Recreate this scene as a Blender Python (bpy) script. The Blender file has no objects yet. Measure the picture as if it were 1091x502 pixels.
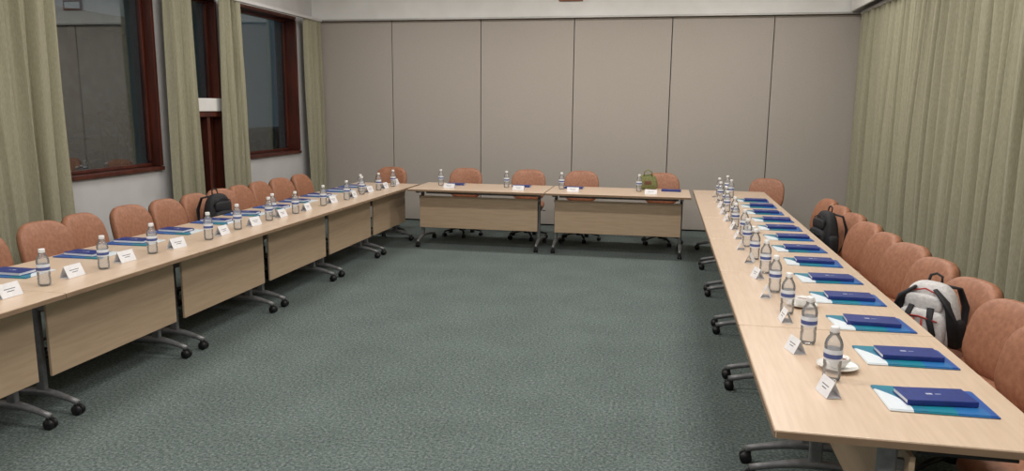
import bpy, bmesh, math, random
from mathutils import Vector, Matrix, noise
random.seed(7)
scene=bpy.context.scene
scene.view_settings.view_transform='Standard'
COL=scene.collection
# ------------------------------------------------------------------ materials
def lin(c):
    c=c/255.0
    return c/12.92 if c<=0.04045 else ((c+0.055)/1.055)**2.4
def rgb(r,g,b): return (lin(r),lin(g),lin(b),1)
def new_mat(name):
    m=bpy.data.materials.new(name); m.use_nodes=True
    nt=m.node_tree; b=nt.nodes['Principled BSDF']
    return m,nt,b
def pmat(name,c1,c2=None,scale=20,rough=0.6,metal=0,bump=0,detail=3,stretch=(1,1,1),bdist=0.002,spec=None,sheen=0,p=(0.35,0.65)):
    m,nt,b=new_mat(name)
    b.inputs['Roughness'].default_value=rough
    b.inputs['Metallic'].default_value=metal
    if spec is not None: b.inputs['Specular IOR Level'].default_value=spec
    if sheen: b.inputs['Sheen Weight'].default_value=sheen
    c2=c2 or tuple([x*0.92 for x in c1[:3]]+[1])
    tc=nt.nodes.new('ShaderNodeTexCoord'); mp=nt.nodes.new('ShaderNodeMapping')
    mp.inputs['Scale'].default_value=stretch
    n=nt.nodes.new('ShaderNodeTexNoise'); n.inputs['Scale'].default_value=scale; n.inputs['Detail'].default_value=detail
    r=nt.nodes.new('ShaderNodeValToRGB')
    r.color_ramp.elements[0].position=p[0]; r.color_ramp.elements[1].position=p[1]
    r.color_ramp.elements[0].color=c1; r.color_ramp.elements[1].color=c2
    L=nt.links.new
    L(tc.outputs['Object'],mp.inputs['Vector']); L(mp.outputs[0],n.inputs['Vector']); L(n.outputs['Fac'],r.inputs['Fac'])
    L(r.outputs['Color'],b.inputs['Base Color'])
    if bump:
        bn=nt.nodes.new('ShaderNodeBump'); bn.inputs['Strength'].default_value=bump; bn.inputs['Distance'].default_value=bdist
        L(n.outputs['Fac'],bn.inputs['Height']); L(bn.outputs[0],b.inputs['Normal'])
    return m
M={}
def carpet():
    m,nt,b=new_mat('carpet_green')
    b.inputs['Roughness'].default_value=0.95; b.inputs['Specular IOR Level'].default_value=0.1
    L=nt.links.new
    tc=nt.nodes.new('ShaderNodeTexCoord')
    n=nt.nodes.new('ShaderNodeTexNoise'); n.inputs['Scale'].default_value=60; n.inputs['Detail'].default_value=4; n.inputs['Roughness'].default_value=0.78
    r=nt.nodes.new('ShaderNodeValToRGB')
    e=r.color_ramp.elements
    e[0].position=0.36; e[0].color=rgb(70,80,79)
    e[1].position=0.68; e[1].color=rgb(140,146,143)
    x=e.new(0.5); x.color=rgb(98,109,107)
    n2=nt.nodes.new('ShaderNodeTexNoise'); n2.inputs['Scale'].default_value=2.2; n2.inputs['Detail'].default_value=5
    r2=nt.nodes.new('ShaderNodeValToRGB'); r2.color_ramp.elements[0].position=0.3; r2.color_ramp.elements[1].position=0.7
    r2.color_ramp.elements[0].color=(0.88,0.88,0.88,1); r2.color_ramp.elements[1].color=(1.04,1.04,1.04,1)
    mx=nt.nodes.new('ShaderNodeMix'); mx.data_type='RGBA'; mx.blend_type='MULTIPLY'; mx.inputs[0].default_value=1
    L(tc.outputs['Object'],n.inputs['Vector']); L(tc.outputs['Object'],n2.inputs['Vector'])
    L(n.outputs['Fac'],r.inputs['Fac']); L(n2.outputs['Fac'],r2.inputs['Fac'])
    L(r.outputs[0],mx.inputs[6]); L(r2.outputs[0],mx.inputs[7]); L(mx.outputs[2],b.inputs['Base Color'])
    bn=nt.nodes.new('ShaderNodeBump'); bn.inputs['Strength'].default_value=0.35; bn.inputs['Distance'].default_value=0.005
    L(n.outputs['Fac'],bn.inputs['Height']); L(bn.outputs[0],b.inputs['Normal'])
    return m
M['carpet']=carpet()
M['panel']=pmat('partition_fabric',rgb(187,179,171),rgb(178,170,162),120,0.9,bump=0.15)
M['gap']=pmat('partition_joint',rgb(60,56,53),None,20,0.7)
M['white']=pmat('white_paint',rgb(212,210,210),rgb(203,201,201),3,0.7)
M['ceil']=pmat('ceiling_paint',rgb(240,240,238),rgb(232,231,228),3,0.8)
M['redwood']=pmat('red_brown_timber',rgb(92,42,28),rgb(66,28,20),14,0.4,stretch=(1,1,0.12),bump=0.05)
def curtain_mat():
    m,nt,b=new_mat('olive_curtain_fabric')
    L=nt.links.new
    tc=nt.nodes.new('ShaderNodeTexCoord'); mp=nt.nodes.new('ShaderNodeMapping'); mp.inputs['Scale'].default_value=(60,60,10)
    n=nt.nodes.new('ShaderNodeTexNoise'); n.inputs['Scale'].default_value=3; n.inputs['Detail'].default_value=4
    r=nt.nodes.new('ShaderNodeValToRGB'); r.color_ramp.elements[0].position=.3; r.color_ramp.elements[1].position=.7
    r.color_ramp.elements[0].color=rgb(150,147,124); r.color_ramp.elements[1].color=rgb(169,165,142)
    L(tc.outputs['Object'],mp.inputs[0]); L(mp.outputs[0],n.inputs['Vector']); L(n.outputs['Fac'],r.inputs[0]); L(r.outputs[0],b.inputs['Base Color'])
    b.inputs['Roughness'].default_value=.8; b.inputs['Sheen Weight'].default_value=.1; b.inputs['Specular IOR Level'].default_value=.2
    return m
M['curtain']=curtain_mat()
M['laminate']=pmat('maple_laminate',rgb(216,192,169),rgb(208,183,159),5,0.3,stretch=(1,12,1))
M['lampanel']=pmat('maple_modesty_panel',rgb(190,165,138),rgb(182,157,130),5,0.5,stretch=(1,1,10))
M['edge']=pmat('tan_edge_band',rgb(150,124,100),rgb(140,115,92),10,0.5)
M['steel']=pmat('grey_painted_steel',rgb(138,138,140),rgb(122,122,124),30,0.4,metal=0.4)
M['black']=pmat('black_plastic',rgb(28,28,30),rgb(20,20,22),40,0.45)
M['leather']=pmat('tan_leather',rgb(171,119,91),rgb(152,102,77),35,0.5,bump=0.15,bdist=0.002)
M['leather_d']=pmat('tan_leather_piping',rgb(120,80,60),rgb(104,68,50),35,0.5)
M['navy']=pmat('navy_notebook_cover',rgb(36,56,132),rgb(30,48,118),40,0.4)
M['paper']=pmat('white_paper',rgb(236,236,238),rgb(228,228,232),30,0.7)
M['text']=pmat('grey_print',rgb(120,120,130),rgb(90,90,100),60,0.7)
M['silver']=pmat('silver_foil',rgb(190,195,215),None,60,0.35)
M['ceramic']=pmat('white_ceramic',rgb(238,236,232),rgb(230,228,224),10,0.15)
M['tea']=pmat('tea',rgb(120,60,25),None,10,0.1)
M['label']=pmat('bottle_label',rgb(235,238,245),rgb(225,230,240),30,0.5)
M['label_b']=pmat('bottle_label_blue',rgb(90,105,165),rgb(70,88,145),30,0.5)
M['cap']=pmat('white_bottle_cap',rgb(240,240,240),None,30,0.4)
M['bagblack']=pmat('black_nylon',rgb(34,34,38),rgb(24,24,28),60,0.7,bump=.2)
M['baggrey']=pmat('grey_nylon',rgb(215,213,212),rgb(196,194,194),60,0.7,bump=.2)
M['bagred']=pmat('red_trim',rgb(170,50,45),None,60,0.6)
M['baggreen']=pmat('olive_canvas',rgb(130,132,84),rgb(104,108,66),40,0.8,bump=.2)
M['concrete']=pmat('exterior_concrete',rgb(135,144,144),rgb(100,110,110),4,0.9)
M['leaf']=pmat('leaf_green',rgb(58,84,64),rgb(36,60,48),6,0.5)
M['bark']=pmat('bark',rgb(60,54,46),rgb(45,40,34),15,0.9)
M['soil']=pmat('garden_ground',rgb(58,66,56),rgb(40,46,40),3,0.95)
M['brass']=pmat('brown_sign_frame',rgb(150,92,66),rgb(130,76,54),10,0.5)
M['alu']=pmat('aluminium_track',rgb(190,188,185),None,10,0.4,metal=.3)
def folder_mat():
    m,nt,b=new_mat('printed_folder_cover'); L=nt.links.new
    tc=nt.nodes.new('ShaderNodeTexCoord'); sp=nt.nodes.new('ShaderNodeSeparateXYZ')
    L(tc.outputs['Object'],sp.inputs[0])
    y2=nt.nodes.new('ShaderNodeMath'); y2.operation='MULTIPLY'; L(sp.outputs['Y'],y2.inputs[0]); L(sp.outputs['Y'],y2.inputs[1])
    a0=nt.nodes.new('ShaderNodeMath'); a0.operation='MULTIPLY_ADD'; a0.inputs[1].default_value=3.0; L(y2.outputs[0],a0.inputs[0]); L(sp.outputs['X'],a0.inputs[2])
    a=nt.nodes.new('ShaderNodeMath'); a.operation='MULTIPLY_ADD'; a.inputs[1].default_value=0.5
    L(sp.outputs['Y'],a.inputs[0]); L(a0.outputs[0],a.inputs[2])
    s=nt.nodes.new('ShaderNodeMath'); s.operation='MULTIPLY_ADD'; s.inputs[1].default_value=2.0; s.inputs[2].default_value=0.5
    L(a.outputs[0],s.inputs[0])
    r=nt.nodes.new('ShaderNodeValToRGB'); r.color_ramp.interpolation='CONSTANT'
    e=r.color_ramp.elements
    e[0].position=0; e[0].color=rgb(222,230,236)
    e[1].position=0.27; e[1].color=rgb(40,120,150)
    for p,c in ((0.36,rgb(24,128,150)),(0.55,rgb(40,110,175)),(0.75,rgb(40,88,165))):
        x=e.new(p); x.color=c
    L(s.outputs[0],r.inputs[0]); L(r.outputs[0],b.inputs['Base Color']); b.inputs['Roughness'].default_value=.35
    return m
M['folder']=folder_mat()
def plastic_mat():
    m=bpy.data.materials.new('clear_pet_plastic'); m.use_nodes=True; nt=m.node_tree; nt.nodes.clear(); L=nt.links.new
    o=nt.nodes.new('ShaderNodeOutputMaterial'); t=nt.nodes.new('ShaderNodeBsdfTransparent'); t.inputs[0].default_value=(.98,.985,.99,1)
    g=nt.nodes.new('ShaderNodeBsdfGlossy'); g.inputs['Roughness'].default_value=.12
    d=nt.nodes.new('ShaderNodeBsdfDiffuse'); d.inputs[0].default_value=(.88,.9,.93,1)
    tl=nt.nodes.new('ShaderNodeBsdfTranslucent'); tl.inputs[0].default_value=(.88,.9,.93,1)
    n=nt.nodes.new('ShaderNodeTexNoise'); n.inputs['Scale'].default_value=60
    bp=nt.nodes.new('ShaderNodeBump'); bp.inputs['Strength'].default_value=.5; bp.inputs['Distance'].default_value=.002; L(n.outputs['Fac'],bp.inputs['Height']); L(bp.outputs[0],g.inputs['Normal'])
    f=nt.nodes.new('ShaderNodeLayerWeight'); f.inputs[0].default_value=.3
    m0=nt.nodes.new('ShaderNodeMixShader'); m0.inputs[0].default_value=.4; L(d.outputs[0],m0.inputs[1]); L(tl.outputs[0],m0.inputs[2])
    m1=nt.nodes.new('ShaderNodeMixShader'); m1.inputs[0].default_value=.22; L(t.outputs[0],m1.inputs[1]); L(m0.outputs[0],m1.inputs[2])
    m2=nt.nodes.new('ShaderNodeMixShader'); L(f.outputs['Fresnel'],m2.inputs[0]); L(m1.outputs[0],m2.inputs[1]); L(g.outputs[0],m2.inputs[2])
    L(m2.outputs[0],o.inputs[0]); return m
M['pet']=plastic_mat()
def glass_mat():
    m=bpy.data.materials.new('window_glass'); m.use_nodes=True; nt=m.node_tree; nt.nodes.clear(); L=nt.links.new
    o=nt.nodes.new('ShaderNodeOutputMaterial'); t=nt.nodes.new('ShaderNodeBsdfTransparent'); t.inputs[0].default_value=(.62,.7,.72,1)
    g=nt.nodes.new('ShaderNodeBsdfGlossy'); g.inputs['Roughness'].default_value=.01
    x=nt.nodes.new('ShaderNodeMixShader'); x.inputs[0].default_value=.24
    L(t.outputs[0],x.inputs[1]); L(g.outputs[0],x.inputs[2]); L(x.outputs[0],o.inputs[0]); return m
M['glass']=glass_mat()
def emis():
    m,nt,b=new_mat('light_diffuser'); b.inputs['Emission Color'].default_value=(1,.97,.92,1); b.inputs['Emission Strength'].default_value=2.0; return m
M['diff']=emis()

# ------------------------------------------------------------------ mesh builder
class B:
    def __init__(s): s.bm=bmesh.new(); s.mats=[]
    def mi(s,k):
        if k not in s.mats: s.mats.append(k)
        return s.mats.index(k)
    def merge(s,t,mat,smooth=False,mtx=None):
        if mtx is not None: bmesh.ops.transform(t,matrix=mtx,verts=t.verts)
        bmesh.ops.recalc_face_normals(t,faces=t.faces)
        i=s.mi(mat)
        for f in t.faces: f.material_index=i; f.smooth=smooth
        me=bpy.data.meshes.new('tmp'); t.to_mesh(me); t.free(); s.bm.from_mesh(me); bpy.data.meshes.remove(me)
    def box(s,c,size,mat,bevel=0,seg=2,rot=None,smooth=False):
        t=bmesh.new(); bmesh.ops.create_cube(t,size=1); bmesh.ops.scale(t,vec=size,verts=t.verts)
        if bevel: bmesh.ops.bevel(t,geom=t.edges[:],offset=bevel,segments=seg,affect='EDGES',profile=.5)
        m=Matrix.Translation(c)
        if rot is not None: m=m@rot
        s.merge(t,mat,smooth,m)
    def grid(s,rows,mat,smooth=True,closeu=False,cap=False):
        t=bmesh.new(); R=[[t.verts.new(p) for p in r] for r in rows]
        n=len(R[0])
        for i in range(len(R)-1):
            for j in range(n if closeu else n-1):
                k=(j+1)%n
                try: t.faces.new((R[i][j],R[i][k],R[i+1][k],R[i+1][j]))
                except ValueError: pass
        if cap:
            t.faces.new(R[0]); t.faces.new(R[-1])
        bmesh.ops.remove_doubles(t,verts=t.verts,dist=1e-6)
        s.merge(t,mat,smooth)
    def lathe(s,prof,mat,c=(0,0,0),seg=20,smooth=True,cap=False):
        rows=[]
        for r,z in prof:
            r=max(r,1e-7)
            rows.append([(c[0]+r*math.cos(2*math.pi*j/seg),c[1]+r*math.sin(2*math.pi*j/seg),c[2]+z) for j in range(seg)])
        s.grid(rows,mat,smooth,True,cap)
    def tube(s,pts,r,mat,seg=8,flat=1.0,cap=True):
        pts=[Vector(p) for p in pts]; rows=[]
        up0=None
        for i,p in enumerate(pts):
            d=(pts[min(i+1,len(pts)-1)]-pts[max(i-1,0)]).normalized()
            ref=Vector((0,0,1)) if abs(d.z)<.95 else Vector((0,1,0))
            a=d.cross(ref).normalized()
            if up0 is not None and a.dot(up0)<0: a=-a
            up0=a; b=d.cross(a).normalized()
            rr=r[i] if isinstance(r,(list,tuple)) else r
            rows.append([tuple(p+a*(rr*math.cos(2*math.pi*j/seg))+b*(rr*flat*math.sin(2*math.pi*j/seg))) for j in range(seg)])
        s.grid(rows,mat,True,True,cap)
    def sell(s,c,size,mat,e1=.5,e2=.5,nu=32,nv=14,deform=None,rot=None):
        def f(v,e): return math.copysign(abs(v)**e,v)
        a,b,h=[x/2 for x in size]; rows=[]
        for i in range(nv+1):
            ph=-math.pi/2+math.pi*i/nv; cp=f(math.cos(ph),e1); spv=f(math.sin(ph),e1)
            row=[]
            for j in range(nu):
                th=2*math.pi*j/nu
                p=Vector((a*cp*f(math.cos(th),e2),b*cp*f(math.sin(th),e2),h*spv))
                if deform: p=Vector(deform(p))
                if rot is not None: p=rot@p
                row.append(tuple(p+Vector(c)))
            rows.append(row)
        s.grid(rows,mat,True,True)
    def mesh(s,name):
        me=bpy.data.meshes.new(name); s.bm.to_mesh(me); s.bm.free()
        for k in s.mats: me.materials.append(M[k])
        return me
def place(name,me,loc=(0,0,0),rz=0,sc=1,rx=0):
    o=bpy.data.objects.new(name,me); o.location=loc; o.rotation_euler=(rx,0,rz)
    o.scale=(sc,sc,sc) if not isinstance(sc,tuple) else sc
    COL.objects.link(o); return o
def single(name,fn):
    b=B(); fn(b); return place(name,b.mesh(name))

XL,XR,YB,YF,ZC=-5.3,2.68,11.0,-3.0,3.85
# ------------------------------------------------------------------ room shell
single('floor',lambda b:b.box(((XL+XR)/2,(YB+YF)/2,-.05),(XR-XL+.6,YB-YF+.6,.1),'carpet'))
single('ceiling',lambda b:b.box(((XL+XR)/2,(YB+YF)/2,ZC+.05),(XR-XL+.6,YB-YF+.6,.1),'ceil'))
single('wall_right',lambda b:b.box((XR+.1,(YB+YF)/2,ZC/2),(.2,YB-YF,ZC),'white'))
single('wall_front',lambda b:b.box(((XL+XR)/2,YF-.1,ZC/2),(XR-XL+.6,.2,ZC),'white'))
def backwall(b):
    b.box(((XL+XR)/2,YB+.15,ZC/2),(XR-XL+.6,.2,ZC),'gap')
    xs=[XL,-4.05,-2.68,-1.31,.057,1.41,XR]
    for i in range(6):
        w=xs[i+1]-xs[i]
        b.box(((xs[i]+xs[i+1])/2,YB+.02,1.505),(w-.011,.06,2.97),'panel',.003,1)
single('wall_back',backwall)
def beam(b):
    b.box(((XL+XR)/2,YB+.0,(3.0+ZC)/2),(XR-XL,.12,ZC-3.0),'ceil')
single('trim_1',beam)
single('trim_2',lambda b:b.box(((XL+XR)/2,YB-.075,3.005),(XR-XL,.03,.025),'alu',.003))
# left wall with openings
W1=(5.2,7.22,1.04,3.0); W2=(7.72,8.38,.35,3.0); W3=(8.7,10.38,1.04,3.0)
def lwall(b):
    t=.32; x=XL-t/2
    def seg(y0,y1,z0,z1):
        if y1-y0>.001 and z1-z0>.001: b.box((x,(y0+y1)/2,(z0+z1)/2),(t,y1-y0,z1-z0),'white')
    seg(YF,YB+.2,3.0,ZC)
    seg(YF,W1[0],0,3.0)
    for (a,c,z0,z1),nx in ((W1,W2[0]),(W2,W3[0]),(W3,YB+.2)):
        seg(a,c,0,z0); seg(c,nx,0,3.0)
single('wall_left',lwall)
def window(b,y0,y1,z0,z1,trans=None,mull=(),d=.2):
    x0=XL-d; x1=XL+.025; xc=(x0+x1)/2; w=x1-x0; f=.04
    b.box((xc,(y0+y1)/2,z0+f/2+.005),(w+.03,y1-y0-.01,f),'redwood',.004)
    b.box((xc,(y0+y1)/2,z1-f/2-.003),(w,y1-y0-.01,f),'redwood',.004)
    b.box((xc,y0+f/2+.003,(z0+z1)/2),(w,f,z1-z0-.1),'redwood',.004)
    b.box((xc,y1-f/2-.003,(z0+z1)/2),(w,f,z1-z0-.1),'redwood',.004)
    g=.03; xs=x0+.04
    b.box((xs,(y0+y1)/2,z0+.05+g/2),(.05,y1-y0-.1,g),'redwood',.004)
    b.box((xs,(y0+y1)/2,z1-.05-g/2),(.05,y1-y0-.1,g),'redwood',.004)
    b.box((xs,y0+.05+g/2,(z0+z1)/2),(.05,g,z1-z0-.2),'redwood',.004)
    b.box((xs,y1-.05-g/2,(z0+z1)/2),(.05,g,z1-z0-.2),'redwood',.004)
    for my in mull: b.box((xs,my,(z0+z1)/2),(.05,.03,z1-z0-.2),'alu',.003)
    b.box((xs,(y0+y1)/2,(z0+z1)/2),(.008,y1-y0-.14,z1-z0-.14),'glass')
    if trans:
        b.box((XL-.05,(y0+y1)/2,trans),(.22,y1-y0-.1,.15),'ceil',.004)
        b.box((XL-.05,(y0+y1)/2,trans-.11),(.2,y1-y0-.1,.06),'redwood',.004)
        b.box((XL-.02,y0+.36,(z0+trans)/2),(.1,.06,trans-z0-.2),'redwood',.004)
for i,(w,tr,d) in enumerate(((W1,None,.14),(W2,1.74,.14),(W3,None,.2))):
    single('window_%d'%(i+1),lambda b,w=w,tr=tr:window(b,*w,trans=tr,d=d))
single('baseboard_left',lambda b:b.box((XL+.0085,(YF+YB)/2,.05),(.015,YB-YF-.04,.1),'redwood',.003))
def sign(b):
    b.box((0,0,0),(.34,.03,.16),'brass',.006); b.box((0,-.017,0),(.28,.006,.1),'paper')
o=single('wall_sign',sign); o.location=(-1.36,YB-.08,3.3)

# exterior garden
single('garden_ground',lambda b:b.box((-11,6,-.35),(10.5,20,.1),'soil'))
def planter(b):
    b.box((-8.2,7.5,.45),(.25,16,1.5),'concrete',.02); b.box((-8.2,7.5,1.23),(.4,16,.08),'concrete',.01)
single('garden_parapet',planter)
def building(b):
    b.box((-13.5,8,1.6),(.3,20,3.8),'concrete')
    for k in range(9): b.box((-13.25,0+k*2.2,1.6),(.25,.35,3.8),'concrete',.02)
    b.box((-13.0,8,3.6),(1.2,20,.25),'concrete',.02)
single('exterior_building',building)
def shrub(seed):
    rnd=random.Random(seed); b=B()
    t=bmesh.new()
    stems=[]
    for k in range(9):
        a=rnd.uniform(0,6.28); top=Vector((math.cos(a)*rnd.uniform(.1,.6),math.sin(a)*rnd.uniform(.1,.6),rnd.uniform(1.0,2.3)))
        pts=[Vector((0,0,0)).lerp(top,q)+Vector((rnd.uniform(-.04,.04),rnd.uniform(-.04,.04),0)) for q in (0,.35,.7,1)]
        stems.append(pts); b.tube(pts,[.03,.022,.015,.006],'bark',6)
    for k in range(420):
        p=rnd.choice(stems); q=rnd.uniform(.8,3)
        i=min(int(q),2); c=p[i].lerp(p[i+1],q-i)
        d=Vector((rnd.gauss(0,1),rnd.gauss(0,1),rnd.gauss(.1,.7))).normalized(); c=c+d*rnd.uniform(.02,.16)
        L=rnd.uniform(.12,.24); w=L*.22; s=d.cross(Vector((rnd.random(),rnd.random(),1))).normalized()
        tip=c+d*L-Vector((0,0,L*.25)); mid=c+d*L*.5
        vs=[t.verts.new(x) for x in (c,mid+s*w,tip,mid-s*w)]; t.faces.new(vs)
    b.merge(t,'leaf'); return b.mesh('garden_shrub')
sm=[shrub(1),shrub(2)]
for k,(y,s) in enumerate(((8.6,1.0),(9.4,.95),(12.4,.8),(6.2,.8))): place('garden_shrub',sm[k%2],(-6.95,y,-.3),k*1.3,s)
for k,y in enumerate((7.5,10.0,12.5,15)): place('garden_shrub',sm[k%2],(-9.6,y,-.3),k*2.1,1.1)

# ------------------------------------------------------------------ curtains
def curtain(name,x,y0,y1,z0=.03,z1=2.98,wl=.2,amp=.055,seed=0):
    b=B(); n=int((y1-y0)/.014); rows=[]
    nz=14
    for k in range(nz+1):
        q=k/nz; z=z0+(z1-z0)*q; row=[]
        for i in range(n+1):
            y=y0+(y1-y0)*i/n
            ph=(y/wl)*2*math.pi+3.0*noise.noise(Vector((y*1.9,seed*3.1,q*.6)))
            aa=amp*(.65+.6*noise.noise(Vector((y*2.3,seed+7,q*.9))))*(1.0-.35*q**4)
            v=math.sin(ph)
            dx=aa*math.copysign(abs(v)**.75,v)+.016*math.sin(ph*2.3+seed)+.02*noise.noise(Vector((y*6,seed,q*1.5)))
            row.append((x+dx,y+.012*math.sin(ph*1.5+q*2),z))
        rows.append(row)
    b.grid(rows,'curtain')
    return place(name,b.mesh(name))
curtain('curtain',2.50,.6,10.88,wl=.19,amp=.085,seed=1)
curtain('curtain',-5.14,3.6,5.72,wl=.19,amp=.075,seed=2)
curtain('curtain',-5.15,7.22,7.72,wl=.125,amp=.05,seed=3)
curtain('curtain',-5.15,8.24,8.68,wl=.115,amp=.05,seed=4)
curtain('curtain',-5.15,10.42,10.88,wl=.12,amp=.05,seed=5)
single('curtain_rail',lambda b:b.box((2.50,5.7,3.0),(.06,10.4,.04),'white',.004))
single('curtain_rail',lambda b:b.box((-5.15,7.2,3.0),(.06,7.4,.04),'white',.004))
single('trim_3',lambda b:b.box((2.36,4,(3.02+ZC)/2),(.03,13.8,ZC-3.02),'ceil',.003))

# ------------------------------------------------------------------ tables
DEP=.85
def table(L,inset=.045,gap=.0,py=-.24,cy=-.12):
    b=B()
    b.box((0,0,.726),(L-.004,DEP,.028),'laminate',.004,2)
    b.box((0,-DEP/2-.001,.724),(L-.006,.004,.022),'edge'); b.box((0,DEP/2+.001,.724),(L-.006,.004,.022),'edge')
    for sx in (-1,1): b.box((sx*(L/2-.001),0,.724),(.003,DEP-.01,.022),'edge')
    b.box((0,py,.455-gap/2),(L-2*inset,.018,.43-gap),'lampanel',.003,1)
    b.box((0,cy+.06,.665),(L-.26,.04,.03),'steel',.004)
    b.box((0,.20,.64),(L-.3,.3,.012),'black',.003)
    for sx in (-1,1):
        x=sx*(L/2-.1)
        b.box((x,cy,.40),(.034,.06,.60),'steel',.010,3)
        b.box((x,-.04,.697),(.04,.62,.025),'steel',.006)
        b.box((x,(cy+py)/2-.01,.62),(.02,.09,.04),'steel',.004)
        pts=[]
        for k in range(15):
            q=k/14; y=-.35+.7*q; d=(y-cy); d=d/(.35+cy) if d<0 else d/(.35-cy)
            pts.append((x,y,.072+.048*(1-abs(d)**1.6)))
        b.tube(pts,[.017+.007*math.exp(-((p[1]-cy)/.12)**2) for p in pts],'steel',10,flat=1.0)
        for y in (-.345,.345):
            b.tube([(x,y,.075),(x,y,.05)],.009,'black',8)
            b.tube([(x-.022,y,.03),(x-.006,y,.03)],.03,'black',14); b.tube([(x+.006,y,.03),(x+.022,y,.03)],.03,'black',14)
            b.box((x,y,.046),(.02,.05,.03),'black',.006)
    return b.mesh('folding_training_table')
t12=table(1.205); tr=table(1.205,py=0.0,cy=-.06); tb=table(1.70,.10,.03)
XLc=-3.12-DEP/2
for k in range(7): place('folding_training_table',t12,(XLc,.98+1.2*(k+.5),0),math.pi/2,(.995,1,1))
XRc=.388+DEP/2
for k in range(6): place('folding_training_table',tr,(XRc,2.375+1.21*(k+.5),0),-math.pi/2)
for x in (-2.22,-.51): place('folding_training_table',tb,(x,8.78+DEP/2,0),0)

# ------------------------------------------------------------------ chair
def chair():
    b=B()
    b.sell((0.0,0,.455),(.46,.46,.095),'leather',.55,.45,deform=lambda p:(p.x,p.y,p.z-(.03*((p.x/.23)**3) if p.x>0 else 0)))
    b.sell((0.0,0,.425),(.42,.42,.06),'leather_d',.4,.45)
    R=Matrix.Rotation(math.radians(-13),3,'Y')
    def dfm(p):
        w,h,t=p.x,p.y,p.z
        w*=1-.12*max(0,h/.21)**2
        x=t+.75*w*w-.22*h*h
        return R@Vector((x,w,h))
    b.sell((-.225,0,.695),(.47,.43,.10),'leather',.6,.58,36,14,deform=dfm)
    def dfr(p):
        q=dfm(p); return q+Vector((-.026,0,0))
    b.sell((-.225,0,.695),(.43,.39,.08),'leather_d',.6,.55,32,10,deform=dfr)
    b.tube([(-.05,0,.40),(-.17,0,.385),(-.27,0,.41),(-.305,0,.48),(-.31,0,.58),(-.30,0,.66)],[.022]*6,'black',8,flat=1.6)
    b.box((0,0,.385),(.2,.16,.045),'black',.012)
    b.tube([(0,0,.12),(0,0,.26)],.026,'black',14); b.tube([(0,0,.25),(0,0,.38)],.016,'steel',12)
    b.tube([(.02,.06,.38),(.03,.2,.385),(.03,.25,.38)],.006,'black',6)
    b.lathe([(0,.13),(.045,.13),(.05,.10),(.045,.07),(0,.07)],'black',seg=16)
    for k in range(5):
        a=2*math.pi*k/5+.3; ca,sa=math.cos(a),math.sin(a)
        b.tube([(ca*.03,sa*.03,.108),(ca*.15,sa*.15,.095),(ca*.265,sa*.265,.068)],[.022,.018,.014],'black',8,flat=.75)
        cx,cy=ca*.26,sa*.26
        for s in (-1,1):
            p=Vector((cx-sa*.014*s,cy+ca*.014*s,.027)); n=Vector((-sa,ca,0))*.009
            b.tube([p-n,p+n],.027,'black',12)
        b.tube([(cx,cy,.07),(cx,cy,.035)],.008,'black',6)
    return b.mesh('office_chair')
cm=chair()
rnd=random.Random(3)
def ch(x,y,rot,s=1.0,j=.1): place('office_chair',cm,(x,y,0),rot+rnd.uniform(-j,j),s)
for y in (3.55,4.04,4.54,4.99,5.48,5.93,6.38,6.80,7.20,7.60,8.02,8.55): ch(-4.15+rnd.uniform(-.02,.02),y,-.06,(1,.87,1),.12)
ch(-3.72,9.74,-math.pi/2,1,.15)
for y,a in ((2.88,.2),(3.34,.28),(3.78,.28),(4.28,.3),(4.86,.25),(5.36,.3),(5.85,.2),(6.36,.2),(6.9,.25),(7.44,.2),(8.0,.15)): ch(1.42+rnd.uniform(-.02,.03),y,math.pi+a,(1,.93,.945),.06)
ch(1.28,9.96,-math.pi/2-.3,(.95,.95,.95),.05)
for x in (-2.66,-1.76,-1.05,.02): ch(x,9.86,-math.pi/2,1,.12)

# ------------------------------------------------------------------ tabletop items
ZT=.7405
def bottle():
    b=B()
    b.lathe([(0,.003),(.022,.0),(.030,.004),(.033,.014),(.033,.05),(.0305,.056),(.033,.062),(.033,.075),(.0325,.078),(.0325,.128),(.033,.131),(.033,.142),(.029,.158),(.020,.174),(.0135,.184),(.0135,.200)],'pet',seg=20)
    b.lathe([(.0332,.082),(.0336,.084),(.0336,.122),(.0332,.124)],'label',seg=20)
    b.lathe([(.0338,.090),(.0340,.091),(.0340,.106),(.0338,.107)],'label_b',seg=20)
    b.lathe([(.0165,.188),(.0165,.189),(.0165,.206),(.015,.209),(0,.209)],'cap',seg=18)
    b.lathe([(.0138,.182),(.018,.183),(.018,.186),(.0138,.187)],'pet',seg=18)
    return b.mesh('water_bottle')
def card(w=.13,h=.07):
    b=B(); d=.032; th=.0012
    for s in (-1,1):
        a=math.atan2(d,h)
        b.box((0,s*d/2,h/2+.001),(w,th,math.hypot(d,h)),'paper',rot=Matrix.Rotation(s*a,4,'X'))
    b.box((0,0,.0012),(w,d*1.9,.001),'paper')
    for i,(ww,zz) in enumerate(((.07,.042),(.045,.03))):
        s=-1; a=math.atan2(d,h); y=s*(d*(1-zz/h)+.0012)
        b.box((0,y,zz),(ww,.0006,.004),'text',rot=Matrix.Rotation(s*a,4,'X'))
    return b.mesh('name_card')
def folder():
    b=B()
    b.box((0,0,.003),(.345,.235,.005),'folder',.0015,1)
    b.box((-.002,.002,.0065),(.335,.228,.0025),'folder')
    return b.mesh('document_folder')
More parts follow.
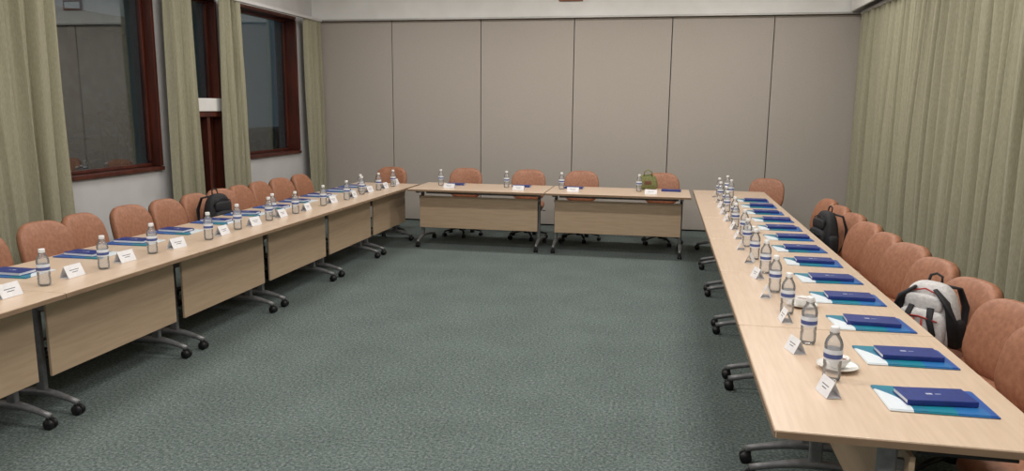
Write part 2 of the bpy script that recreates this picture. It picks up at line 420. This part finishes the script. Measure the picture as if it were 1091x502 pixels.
def notebook():
    b=B()
    b.box((0,0,.0015),(.235,.125,.003),'navy',.001,1)
    b.box((.001,.002,.010),(.228,.118,.014),'paper')
    b.box((0,0,.0185),(.235,.125,.003),'navy',.001,1)
    b.box((0,-.0615,.010),(.235,.003,.018),'navy',.001,1)
    b.box((-.02,.0,.0203),(.022,.012,.0006),'silver'); b.box((.01,.0,.0203),(.02,.004,.0006),'silver')
    return b.mesh('notebook')
def cup():
    b=B()
    b.lathe([(0,.002),(.035,.002),(.07,.012),(.078,.018),(.079,.02),(.07,.016),(.035,.007),(0,.006)],'ceramic',seg=28)
    b.lathe([(0,.007),(.022,.007),(.026,.012),(.036,.03),(.041,.05),(.0395,.05),(.034,.03),(.02,.014),(0,.013)],'ceramic',seg=28)
    b.lathe([(0,.038),(.036,.038)],'tea',seg=24)
    b.tube([(.037+.018*math.sin(q*math.pi),0,.018+.026*q) for q in [i/8 for i in range(9)]],.003,'ceramic',8)
    return b.mesh('teacup_with_saucer')
bm_,cd,fo,nb,cu=bottle(),card(),folder(),notebook(),cup()
r=random.Random(11)
def j(a): return r.uniform(-a,a)
lb=[3.02,3.5,3.95,4.45,5.02,5.5,6.0,6.46,7.05,7.56,8.08,8.53,9.0]
for y in lb:
    place('water_bottle',bm_,(-3.36+j(.03),y,ZT),j(3))
    place('name_card',cd,(-3.37+j(.02),y+.23,ZT),math.pi/2+j(.15))
for i,y in enumerate([3.2,3.72,4.3,4.78,5.27,5.8,6.3,6.8,7.3,7.8,8.3,8.8]):
    x=-3.77+j(.01); a=math.pi+j(.08)
    place('document_folder',fo,(x,y,ZT),a); place('notebook',nb,(x+.01+j(.02),y-.01+j(.02),ZT+.0085),a+j(.12))
for y in (6.25,8.3): place('water_bottle',bm_,(-3.48,y,ZT),0)
for i in range(14):
    y=2.88+i*.475
    if y<9.5:
        place('water_bottle',bm_,(.65+j(.02),y+j(.02),ZT),j(3))
        place('name_card',cd,(.60+j(.02),y-.13 if i else 2.74,ZT),-math.pi/2+j(.3),(.72,.85,.85))
for i in range(13):
    y=2.74+i*.49
    x=1.0+j(.012)-(.04 if i==0 else 0); a=j(.07)
    place('document_folder',fo,(x,y,ZT),a); place('notebook',nb,(x+.02+j(.015),y+j(.015),ZT+.0085),a+j(.1))
for x,y in ((.71,3.03),(.74,4.0),(.74,6.4)): place('teacup_with_saucer',cu,(x,y,ZT),j(3))
for y in (8.88,9.4): place('water_bottle',bm_,(.78,y,ZT),0)
for x in (-2.78,-1.92,-1.22,-.27): place('water_bottle',bm_,(x,9.25,ZT),0)
for x in (-2.6,-1.72,-1.05,-.12): place('name_card',cd,(x,9.02,ZT),j(.1),(1.1,.9,.75))
for x in (-2.62,-1.75,-1.08,.12): place('notebook',nb,(x,9.4,ZT),j(.1))

# ------------------------------------------------------------------ bags
def backpack(main,front,trim,stripe=False):
    b=B()
    b.sell((0,0,.2),(.30,.20,.42),main,.6,.65,32,18,deform=lambda p:(p.x*(1-.18*max(0,p.z/.2)),p.y*(1-.25*max(0,p.z/.2)),p.z))
    b.sell((0,-.085,.14),(.25,.12,.23),front,.5,.6,28,14)
    b.sell((0,-.085,.29),(.20,.06,.10),main,.5,.6,24,10)
    for sx in (-1,1): b.sell((sx*.145,0,.12),(.07,.12,.18),'bagblack',.6,.6,18,10)
    b.tube([(-.11,-.075,.30),(-.09,-.085,.345),(0,-.085,.375),(.09,-.085,.345),(.11,-.075,.30)],.005,trim,6)
    b.tube([(-.10,-.145,.2),(0,-.15,.215),(.10,-.145,.2)],.005,trim,6)
    if stripe:
        for sx in (-1,1):
            b.tube([(sx*.155,-.05,.06),(sx*.15,-.08,.2),(sx*.12,-.095,.31),(sx*.05,-.085,.38)],[.028,.034,.032,.018],'bagblack',8,flat=.5)
            b.tube([(sx*.05,-.15,.03),(sx*.085,-.15,.12),(sx*.06,-.148,.2),(sx*.05,-.118,.27)],.018,'bagblack',8,flat=.5)
            b.tube([(sx*.02,-.15,.05),(sx*.025,-.152,.12),(sx*.02,-.15,.2)],.005,'bagred',8)
    b.tube([(-.035,.03,.40),(-.03,.04,.44),(0,.04,.455),(.03,.04,.44),(.035,.03,.40)],.008,'bagblack',8)
    for sx in (-1,1):
        b.tube([(sx*.06,.06,.385),(sx*.09,.13,.37),(sx*.115,.165,.26),(sx*.12,.15,.13),(sx*.12,.09,.04)],[.018,.022,.022,.014,.008],'bagblack',8,flat=.5)
    return b.mesh('backpack')
bk=backpack('bagblack','bagblack','black'); bg=backpack('baggrey','baggrey','bagred',True)
place('backpack',bk,(-4.12,6.38,.505),math.pi/2-.2,(1.0,.8,1.0))
place('backpack',bk,(1.42,6.88,.49),-math.pi/2+.2,(1.1,.75,.95))
place('backpack',bg,(1.44,4.27,.49),-.8,(1.0,.8,.88))
def tote(b):
    b.sell((0,0,.125),(.27,.13,.25),'baggreen',.5,.55,28,14,deform=lambda p:(p.x*(1-.15*p.z/.12),p.y*(1-.5*max(0,p.z/.12)),p.z+.006*math.sin(p.x*40)*max(0,p.z/.12)))
    for s in (-1,1):
        b.tube([(-.06,s*.03,.2),(-.055,s*.035,.29),(0,s*.035,.33),(.055,s*.035,.29),(.06,s*.03,.2)],.008,'baggreen',8)
    b.box((0,-.066,.12),(.1,.008,.06),'leather_d',.003)
o=single('green_tote_bag',tote); o.location=(-.17,9.5,ZT+.002); o.scale=(.85,.85,.75)

# ------------------------------------------------------------------ lights
def panel(b):
    b.box((0,0,0),(1.26,.36,.04),'alu',.004); b.box((0,0,-.022),(1.18,.28,.006),'diff')
pm=B(); panel(pm); pm=pm.mesh('ceiling_light_panel')
EN={0.0:34,3.2:40,6.2:31,8.9:34}
for x in (-3.6,-1.3,1.0):
    for y in (0.0,3.2,6.2,8.9):
        place('ceiling_light_panel',pm,(x,y,ZC-.022))
        l=bpy.data.lights.new('ceiling_lamp','AREA'); l.shape='RECTANGLE'; l.size=1.18; l.size_y=.28
        l.energy=EN[y]*{-3.6:.78,-1.3:1.0,1.0:1.1}[x]; l.color=(1,.965,.92)
        lo=bpy.data.objects.new('ceiling_lamp',l); lo.location=(x,y,ZC-.06); COL.objects.link(lo)
w=bpy.data.worlds.new('night'); scene.world=w; w.use_nodes=True
w.node_tree.nodes['Background'].inputs[0].default_value=(.4,.52,.6,1); w.node_tree.nodes['Background'].inputs[1].default_value=.22

# ------------------------------------------------------------------ camera
th,ph,ro=math.radians(11.27),math.radians(9.75),math.radians(.5)
F0=Vector((-math.sin(th),math.cos(th),0)); Rr=Vector((math.cos(th),math.sin(th),0)); Z=Vector((0,0,1))
F=F0*math.cos(ph)-Z*math.sin(ph); U=F0*math.sin(ph)+Z*math.cos(ph)
mt=Matrix((Rr,U,-F)).transposed().to_4x4()
mt=Matrix.Translation((0,0,1.75))@mt@Matrix.Rotation(ro,4,'Z')
cam=bpy.data.cameras.new('camera'); cam.sensor_width=36; cam.lens=36*800/1091; cam.clip_start=.05
co=bpy.data.objects.new('camera',cam); co.matrix_world=mt; COL.objects.link(co); scene.camera=co
